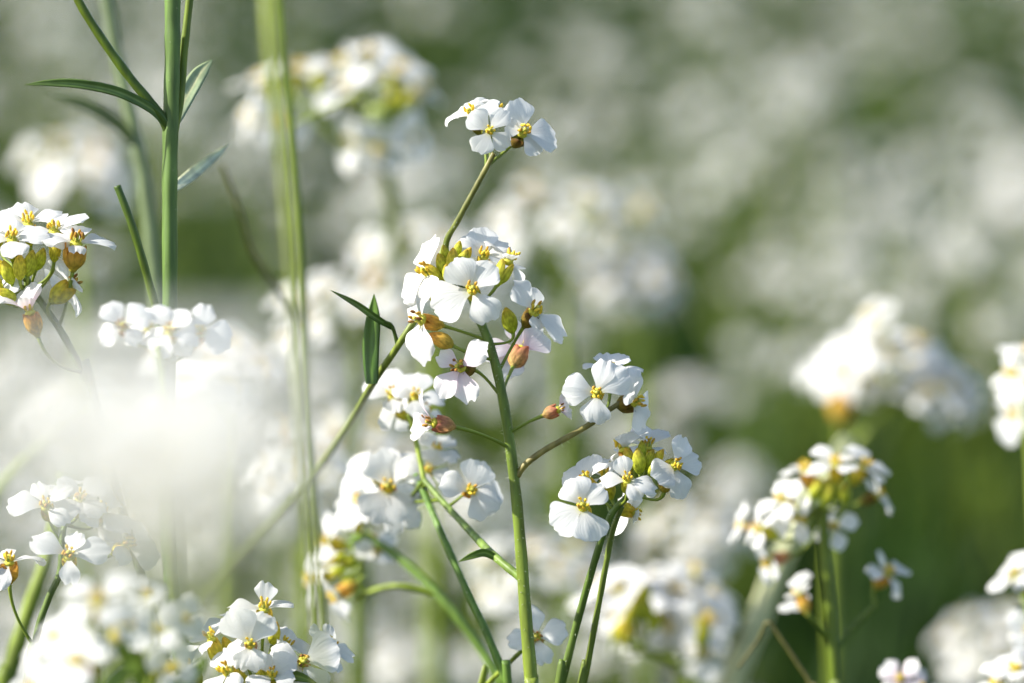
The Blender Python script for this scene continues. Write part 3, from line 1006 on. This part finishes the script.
tall.leaf([(166, 124, -6), (150, 108, -12), (118, 92, -20), (80, 84, -26), (48, 83, -30), (24, 85, -32)], 10, (0.10, 0.18, 0.05))
tall.leaf([(174, 122, 10), (184, 100, 40), (198, 76, 70), (212, 60, 90)], 18, (0.40, 0.48, 0.30), fold=0.2)
tall.leaf([(172, 190, 40), (188, 178, 120), (208, 162, 180), (230, 144, 240)], 13, (0.60, 0.62, 0.42), fold=0.2)
tall_b = Plant("soft pale green stem with a slanting leaf behind the tall forked stem",
               [st([(166, 420, 720), (160, 330, 720), (152, 250, 720), (144, 180, 720), (132, 120, 720), (116, 50, 720), (104, -20, 720)], (8.5, 6.5), (G_GREY, G_GREY), True)], name="flower_stalk", cat="stalk")
tall_b.leaf([(136, 145, 720), (116, 122, 700), (84, 104, 690), (48, 94, 680)], 13, G_GREY)
tall_c = Plant("tall soft bright green stem with a brownish side twig crossing the whole height",
               [st([(330, 760, -1000), (322, 683, -1000), (315, 570, -1000), (305, 440, -1000), (297, 300, -1000), (284, 150, -1000), (272, 40, -1000), (268, -60, -1000)], (3.8, 6.8), ((0.14, 0.15, 0.06), (0.34, 0.41, 0.08)), True),
                ], name="flower_stalk", cat="stalk")
tall_d = Plant("soft dark green stem just behind the bright tall stem with a faint brown side twig",
               [st([(324, 683, 900), (315, 560, 900), (307, 440, 900), (301, 330, 900), (297, 230, 900), (290, 130, 900), (280, 20, 900), (274, -60, 900)], (4.4, 4), (G_MID, G_MID), True),
                st([(300, 322, 900), (282, 296, 880), (262, 268, 800), (250, 245, 760), (238, 205, 740), (222, 165, 720)], (3.8, 2.2), ((0.13, 0.15, 0.04), (0.15, 0.14, 0.045)), False),
                st([(290, 126, 900), (330, 108, 860), (360, 96, 840), (392, 80, 840)], (1.6, 1.0), (G_LITE, G_LITE), False)], name="flower_stalk", cat="stalk")

# ------------------------------------------------------------------ bottom left corner
corner = Plant("delicate white wildflower half veiled by a white blur with an orange calyx flower beside it",
               [st([(20, 745, 10), (36, 640, 10), (48, 600, 8), (60, 572, 4), (62, 540, 6), (66, 520, 10)], (4.2, 3.0), ((0.05, 0.07, 0.02), (0.13, 0.2, 0.03)), True)])
F = corner.flower
F(46, 507, -20, (-0.08, 0.60, 0.78), 34, 'yellow', (62, 545, 6), [(176, 1.12, 8), (112, .9, 14), (40, 1.0, 14), (-40, .9, 0)], pw=0.82)
F(69, 556, -40, (0.02, 0.50, 0.86), 37, 'yellow', (58, 575, 4), [(160, 1.1, 12), (12, 1.08, 4), (-86, .82, -6), (70, .7, 16)], pw=0.82)
F(9, 563, -20, (0.02, 0.92, 0.36), 33, 'orange', (32, 648, 10), [(15, 1.1, 4), (100, .7, 14), (190, .9, 2), (-110, 1.0, -20)], cal=1.3, pw=0.8)
F(80, 500, 14, (0.2, 0.7, 0.6), 34, 'yellow', (66, 525, 10))
F(100, 512, 20, (0.3, 0.5, 0.7), 36, 'yellow', (66, 525, 10))
F(126, 545, 30, (0.6, 0.4, 0.6), 34, 'yellow', (64, 540, 6))
F(62, 490, 40, (0.0, 0.95, 0.2), 30, 'yellow', (66, 522, 10))
thick = Plant("thick blurred green stem rising behind the delicate corner flower",
              [st([(-6, 745, 520), (10, 670, 520), (32, 600, 520), (48, 555, 520), (60, 500, 520), (66, 470, 520)], (9, 6), (G_MID, G_LITE), True)], name="flower_stalk", cat="stalk")
blade = Plant("blurred bright green arching blade at the left edge",
              [st([(-20, 560, 800), (-4, 500, 800), (20, 466, 800), (52, 440, 800), (90, 415, 800)], (7, 4), (G_LITE, G_LITE), True)], name="grass_blade", cat="grass blade")
near_a = Plant("large blurred bluish white wildflower head low in the corner close to the lens",
               [st([(98, 760, -700), (96, 700, -700), (94, 650, -700)], (5, 4), (G_MID, G_LITE), True)])
for (x, y, z, f, R, sp) in ((98, 604, -760, (-.1, .7, .65), 44, 'yellow'), (58, 640, -700, (-.5, .6, .4), 38, 'red'), (80, 664, -760, (-.4, .5, .7), 42, 'red'), (122, 628, -680, (.5, .6, .3), 34, 'yellow'), (36, 690, -700, (-.6, .4, .6), 34, 'red')):
    near_a.flower(x, y, z, f, R, sp)
near_a.leaf([(96, 720, -690), (108, 690, -660), (124, 672, -640), (140, 664, -640)], 20, (0.12, 0.22, 0.03))
near_a.leaf([(94, 720, -690), (70, 700, -660), (44, 676, -640), (20, 668, -640)], 18, (0.10, 0.19, 0.03))
near_b = Plant("blurred white wildflower with green leaves and yellow centres between the two corner heads",
               [st([(152, 760, -520), (150, 710, -520), (148, 670, -520)], (5, 4), (G_MID, G_LITE), True)])
for (x, y, z, f, R, sp) in ((156, 632, -560, (0, .4, .9), 34, 'green'), (146, 598, -520, (.0, .85, .4), 30, 'green'), (182, 622, -540, (.6, .4, .6), 32, 'green'), (172, 668, -540, (.3, .1, .9), 34, 'yellow')):
    near_b.flower(x, y, z, f, R * 0.85, sp)
for (x, y) in ((150, 615), (140, 640), (165, 650), (128, 668), (150, 690)):
    near_b.bud(x, y, -500, (random.uniform(-.5, .5), .8, .3), 28, 'green')
near_b.leaf([(148, 690, -520), (134, 660, -530), (122, 640, -540), (118, 620, -540)], 20, (0.12, 0.22, 0.03))
near_b.leaf([(150, 700, -520), (172, 690, -520), (196, 672, -530), (206, 655, -530)], 18, (0.12, 0.22, 0.03))

bottom = Plant("crowded white wildflower at the lower edge with spiky yellow stamens and green buds",
               [st([(262, 760, 20), (258, 720, 20), (256, 690, 20), (262, 660, 20)], (4.4, 3.4), (G_MID, G_LITE), True)])
F, B = bottom.flower, bottom.bud
F(264, 610, -20, (0.06, 0.92, 0.30), 34, 'yellow', (262, 660, 20), [(28, .95, 12), (80, .95, 38), (178, 1.05, 2), (-90, .6, -30)], cal=1.3)
F(250, 645, -60, (-0.08, 0.26, 0.96), 31, 'red', (258, 690, 20), [(118, 1.25, 22), (64, 1.1, 14), (-64, .85, -6), (-112, .85, -2)], pw=1.05)
F(212, 640, -20, (-0.40, 0.86, 0.20), 33, 'yellow', (256, 690, 20), [(45, .9, 26), (120, .9, 20), (190, .95, 6), (-60, .6, 0)], old=False)
F(303, 662, -30, (0.16, 0.14, 0.97), 36, 'orange', (262, 690, 20), [(22, 1.05, 10), (168, .95, 6), (-60, .95, -4), (-130, .9, -4)], old=True, pw=1.1)
F(190, 668, 0, (-0.5, 0.7, 0.4), 30, 'yellow', (256, 700, 20))
F(228, 672, -50, (-0.55, 0.5, 0.6), 36, 'yellow', (256, 700, 20), [(70, 1.0, 20), (130, .8, 10), (240, 1.1, -10), (-40, .7, 0)])
for (x, y, z, f, l, kd) in ((234, 660, 0, (-.4, .9, .2), 26, 'yellow'), (222, 664, -6, (-.5, .8, .2), 26, 'yellow'), (262, 690, -20, (0, .9, .3), 26, 'green'), (276, 684, -10, (.4, .8, .2), 26, 'green'), (288, 690, -16, (.5, .7, .3), 24, 'green'),
                            (246, 694, -20, (-.2, .9, .3), 26, 'green'), (272, 645, 10, (.2, 1, 0), 24, 'yellow')):
    B(x, y, z, f, l, kd, (258, 690, 20))
F(236, 622, 10, (-0.2, 0.9, 0.3), 32, 'yellow', (258, 690, 20))
F(284, 648, 20, (0.4, 0.8, 0.3), 32, 'yellow', (262, 670, 20))
F(272, 676, -50, (0.1, 0.6, 0.8), 30, 'green', (262, 700, 20))
F(326, 646, 40, (0.6, 0.6, 0.4), 32, 'orange', (262, 690, 20))
bottom.leaf([(258, 700, 0), (280, 680, -30), (296, 676, -40), (318, 684, -40)], 12, (0.12, 0.20, 0.03))

# ------------------------------------------------------------------ white blur right in front of the lens
veil = Plant("huge creamy white blur of a wildflower head covering the tall forked stem",
             [st([(150, 900, -2700), (150, 700, -2700), (146, 560, -2700)], (6, 5), (G_MID, G_LITE), True)])
vr = random.Random(5)
for i in range(24):
    a = i * 2.4 + 0.8
    rr = math.sqrt((i + 0.5) / 24)
    x = 152 + 130 * rr * math.cos(a) + vr.uniform(-12, 12)
    y = 430 + 58 * rr * math.sin(a) + vr.uniform(-10, 10)
    veil.flower(x, y, -2820 + vr.uniform(-220, 220), (-0.28 + vr.uniform(-.3, .3), 0.5 + vr.uniform(-.25, .25), 0.75), vr.uniform(50, 60), 'yellow', (146, 600, -2700))
for (x, y) in ((150, 515), (185, 520), (110, 505), (172, 565), (205, 545)):
    veil.flower(x, y, -2800, (-.6, .5, .6), 42, 'yellow', (146, 600, -2700))

# ------------------------------------------------------------------ heads a little behind the sharp ones
back_top = Plant("soft white wildflower with a wide two-tier head behind the bright tall stem",
                 [st([(424, 420, 3400), (408, 300, 2700), (398, 235, 2100), (390, 190, 1700), (382, 150, 1520), (376, 108, 1480)], (6, 6), ((0.42, 0.50, 0.16), (0.42, 0.50, 0.16)), True),
                  st([(386, 172, 1600), (350, 150, 1520), (315, 118, 1500), (292, 96, 1500)], (4, 3), (G_LITE, G_LITE), False)])
for (x, y, f) in ((342, 60, (-.4, .8, .35)), (370, 52, (0, .9, .35)), (398, 66, (.35, .8, .35)), (418, 84, (.7, .6, .3)), (346, 84, (-.4, .75, .5)), (388, 80, (.2, .9, .3)),
                  (354, 136, (-.6, .0, .3)), (380, 140, (0, -.4, .5)), (408, 132, (.6, 0, .3)),
                  (264, 76, (-.6, .8, .2)), (298, 66, (.1, 1, .2)), (254, 112, (-.8, .3, .3)), (284, 114, (.1, -.1, .7))):
    back_top.flower(x, y + 6, 1500 + random.uniform(-90, 90), f, 34, random.choice(('orange', 'green')) if y > 120 else 'green', (374, 112, 1480) if x > 330 else (294, 98, 1500))
for (x, y) in ((318, 92), (388, 114), (402, 112)):
    back_top.bud(x, y, 1420, (random.uniform(-.5, .5), .8, .3), 24, 'green', (374, 112, 1480) if x > 330 else (294, 98, 1500))

side = Plant("soft white wildflower with pointed round head and two stray bluish side flowers in the shade",
             [st([(838, 760, 520), (834, 683, 520), (830, 610, 520), (826, 560, 520), (824, 520, 520), (824, 495, 520)], (6, 5), (G_MID, G_MID), True),
              st([(832, 640, 520), (815, 622, 500), (800, 605, 490)], (3, 2), (G_MID, G_MID), False),
              st([(832, 652, 520), (850, 630, 530), (876, 604, 540)], (3, 2), (G_DARK, G_MID), False)])
F = side.flower
for (x, y, f, R, sp) in ((784, 500, (-.6, .6, .5), 30, 'yellow'), (806, 472, (-.3, .9, .25), 32, 'orange'), (836, 466, (0, .85, .45), 33, 'yellow'), (862, 468, (.5, .8, .2), 32, 'yellow'),
                         (762, 530, (-.8, .4, .3), 30, 'green'), (772, 560, (-.8, -.2, .3), 31, 'red'), (796, 516, (-.5, .2, .8), 29, 'yellow'), (834, 526, (.02, .15, .97), 25, 'dark'), (876, 496, (.85, .4, .1), 28, 'dark'), (744, 526, (-.9, .3, 0), 24, 'orange')):
    F(x, y, 520 + random.uniform(-30, 30), f, R * 1.0, sp, (824, 500, 520), pw=0.8)
for (x, y) in ((812, 500), (824, 498), (836, 498), (826, 506), (846, 504)):
    side.bud(x, y, 500, (random.uniform(-.5, .6), .8, .3), 24, 'green', (824, 512, 520))
F(886, 574, 530, (.45, .62, .4), 30, 'orange', (876, 604, 540), [(100, .8, 26), (170, .9, 10), (0, 1.0, 14), (-80, .9, -10)], cal=1.2)
F(800, 596, 480, (-.3, .7, -.3), 30, 'orange', (800, 605, 490), [(60, 1, 30), (240, 1.1, 0), (150, .5, 30), (-30, .5, 20)])
pale = Plant("broad pale green blurred stalk slanting behind the pointed round head",
             [st([(702, 760, 1050), (728, 690, 1050), (756, 625, 1050), (782, 560, 1050), (806, 510, 1050), (850, 440, 1080)], (15, 10), ((0.62, 0.62, 0.38), (0.46, 0.48, 0.22)), True)], name="flower_stalk", cat="stalk")
twiglet = Plant("thin soft brown twig hooked over beside the slanting pale stalk",
                [st([(822, 760, 420), (812, 690, 420), (798, 664, 420), (782, 640, 420), (768, 622, 420), (758, 640, 430), (738, 668, 440)], (2.2, 1.6), ((0.12, 0.11, 0.03), (0.13, 0.12, 0.03)), True)], name="twig", cat="twig")

edge = Plant("blurred wide white wildflower head with one hanging orange calyx above the dark shade",
             [st([(834, 720, 1900), (831, 600, 1900), (832, 520, 1900), (846, 462, 1900), (866, 432, 1900), (890, 405, 1900)], (6, 5), (G_MID, G_LITE), True),
              st([(842, 474, 1900), (840, 450, 1850), (842, 420, 1830)], (3.5, 3), (G_MID, G_LITE), False)])
for (x, y, f, R) in [(834, 366, (-.6, .7, .3), 40), (854, 354, (-.3, .9, .3), 40), (873, 320, (-.5, .8, .2), 30), (878, 342, (-.3, .8, .3), 34), (890, 360, (0, .8, .4), 42), (914, 350, (.3, .9, .2), 40), (938, 366, (.6, .7, .2), 40), (908, 376, (.1, .6, .6), 38),
                     (960, 392, (.8, .3, .2), 34), (944, 388, (.5, .4, .5), 34), (866, 378, (-.2, .6, .6), 38), (944, 410, (.6, -.3, .3), 28), (966, 412, (.7, -.2, .2), 26), (926, 392, (.2, .5, .8), 36), (890, 382, (0, .5, .8), 38), (952, 374, (.6, .6, .4), 36), (846, 376, (-.5, .5, .6), 36)]:
    edge.flower(x, y, 1900 + random.uniform(-80, 80), f, R, 'green', (890, 405, 1900))
edge.bud(841, 424, 1800, (-.05, 1, 0), 34, 'orange', (842, 440, 1850), fat=1.25)

rim = Plant("soft white wildflower head cut off at the edge beside the blurred wide head",
            [st([(1046, 700, 900), (1036, 560, 900), (1030, 450, 900), (1026, 400, 900)], (5, 4), (G_MID, G_LITE), True)])
for (x, y, f) in ((1006, 376, (-.7, .5, .3)), (1022, 354, (-.2, .9, .2)), (1008, 414, (-.7, -.1, .4)), (1040, 384, (.2, .6, .7))):
    rim.flower(x + 9, y, 900 + random.uniform(-60, 60), f, 32, 'green', (1026, 400, 900))
rim_b = Plant("soft white wildflower head cut off at the edge above the lowest corner",
              [st([(1050, 760, 620), (1040, 690, 620), (1032, 620, 620), (1024, 596, 620)], (5, 4), (G_MID, G_LITE), True)])
for (x, y, f, R) in ((1008, 576, (-.5, .7, .5), 33), (1024, 566, (0, 1, .2), 30), (1036, 585, (.4, .5, .6), 30), (1022, 630, (-.2, .2, .9), 26)):
    rim_b.flower(x + 8, y, 620 + random.uniform(-20, 20), f, R, 'green', (1024, 596, 620))
rim_c = Plant("soft creamy flower head just peeking in at the lower right corner",
              [st([(1030, 770, 430), (1028, 730, 430), (1022, 700, 430)], (5, 4), (G_MID, G_LITE), True)])
for (x, y, f, R) in ((1016, 672, (-.2, .9, .3), 36), (1000, 688, (-.5, .7, .4), 34), (1034, 668, (.2, .8, .4), 34)):
    rim_c.flower(x, y, 430, f, R, 'yellow')
peek = Plant("small soft pinkish flower peeking over the lower edge under the single orange flower",
             [st([(912, 770, 480), (910, 730, 480), (908, 700, 480)], (4, 3), (G_MID, G_LITE), True)])
peek.flower(900, 680, 480, (-.2, .5, .8), 26, 'orange', pink=True)
peek.flower(918, 690, 490, (.5, .5, .6), 26, 'orange', pink=True)

hump = Plant("wide blurred white wildflower mound with green buds in front right of the two thin stems",
             [st([(690, 770, 1000), (684, 700, 1000), (672, 660, 1000), (662, 640, 1000)], (7, 5), (G_MID, G_LITE), True),
              st([(676, 668, 1000), (650, 654, 960), (622, 640, 950)], (6, 4), (G_LITE, G_LITE), False)])
hump.dome(664, 618, 1030, 24, 32, 66, (0.05, 0.9, 0.35), ('yellow', 'green'), (662, 640, 1000), flat=0.5)
for (x, y) in ((640, 616), (634, 622), (648, 622), (644, 606), (628, 632), (614, 640), (622, 646), (650, 632), (706, 640), (700, 648)):
    hump.bud(x, y, 880, (random.uniform(-.5, .5), .8, .3), 26, 'yellow' if x < 626 else 'green', (640, 648, 955))

# ------------------------------------------------------------------ large blurred heads deeper in the field
deep = [(78, 178, 2500, 56, "pale blurred white wildflower mound behind the tall forked stem"),
        (560, 236, 2900, 74, "wide pale blurred wildflower mound right of the top sharp head"),
        (350, 318, 1900, 62, "blurred white wildflower mound behind the two narrow dark leaves"),
        (430, 268, 2300, 60, "blurred white wildflower mound behind the middle head"),
        (640, 285, 2900, 44, "dim blurred wildflower mound behind the side branch"),
        (300, 480, 1700, 66, "blurred white wildflower mound behind the leaning bare twig"),
        (545, 580, 1900, 60, "blurred cream wildflower mound behind the foot of the thick middle stem"),
        (360, 460, 2100, 60, "blurred white wildflower mound behind the soft blue-white flowers"),
        (992, 648, 3000, 52, "blurred bluish white wildflower mound low in the dark shade"),
        (695, 540, 2700, 52, "blurred beige wildflower mound right of the crowded sharp head"),
        (220, 372, 1900, 60, "blurred white wildflower mound behind the row of four soft flowers")]
for (x, y, dz, sp, lab) in deep:
    pl = Plant(lab, [st([(x + 6, y + 260, dz), (x + 4, y + 160, dz), (x + 2, y + 60, dz), (x, y + 16, dz)], (7, 5), (G_MID, G_LITE), True)])
    pl.dome(x, y, dz, 13, 30 * (0.56 / (D0 + dz * S)) ** 0.5, sp, (random.uniform(-.1, .1), 0.9, 0.4), ('yellow', 'green', 'orange'), (x, y + 24, dz), flat=0.5)
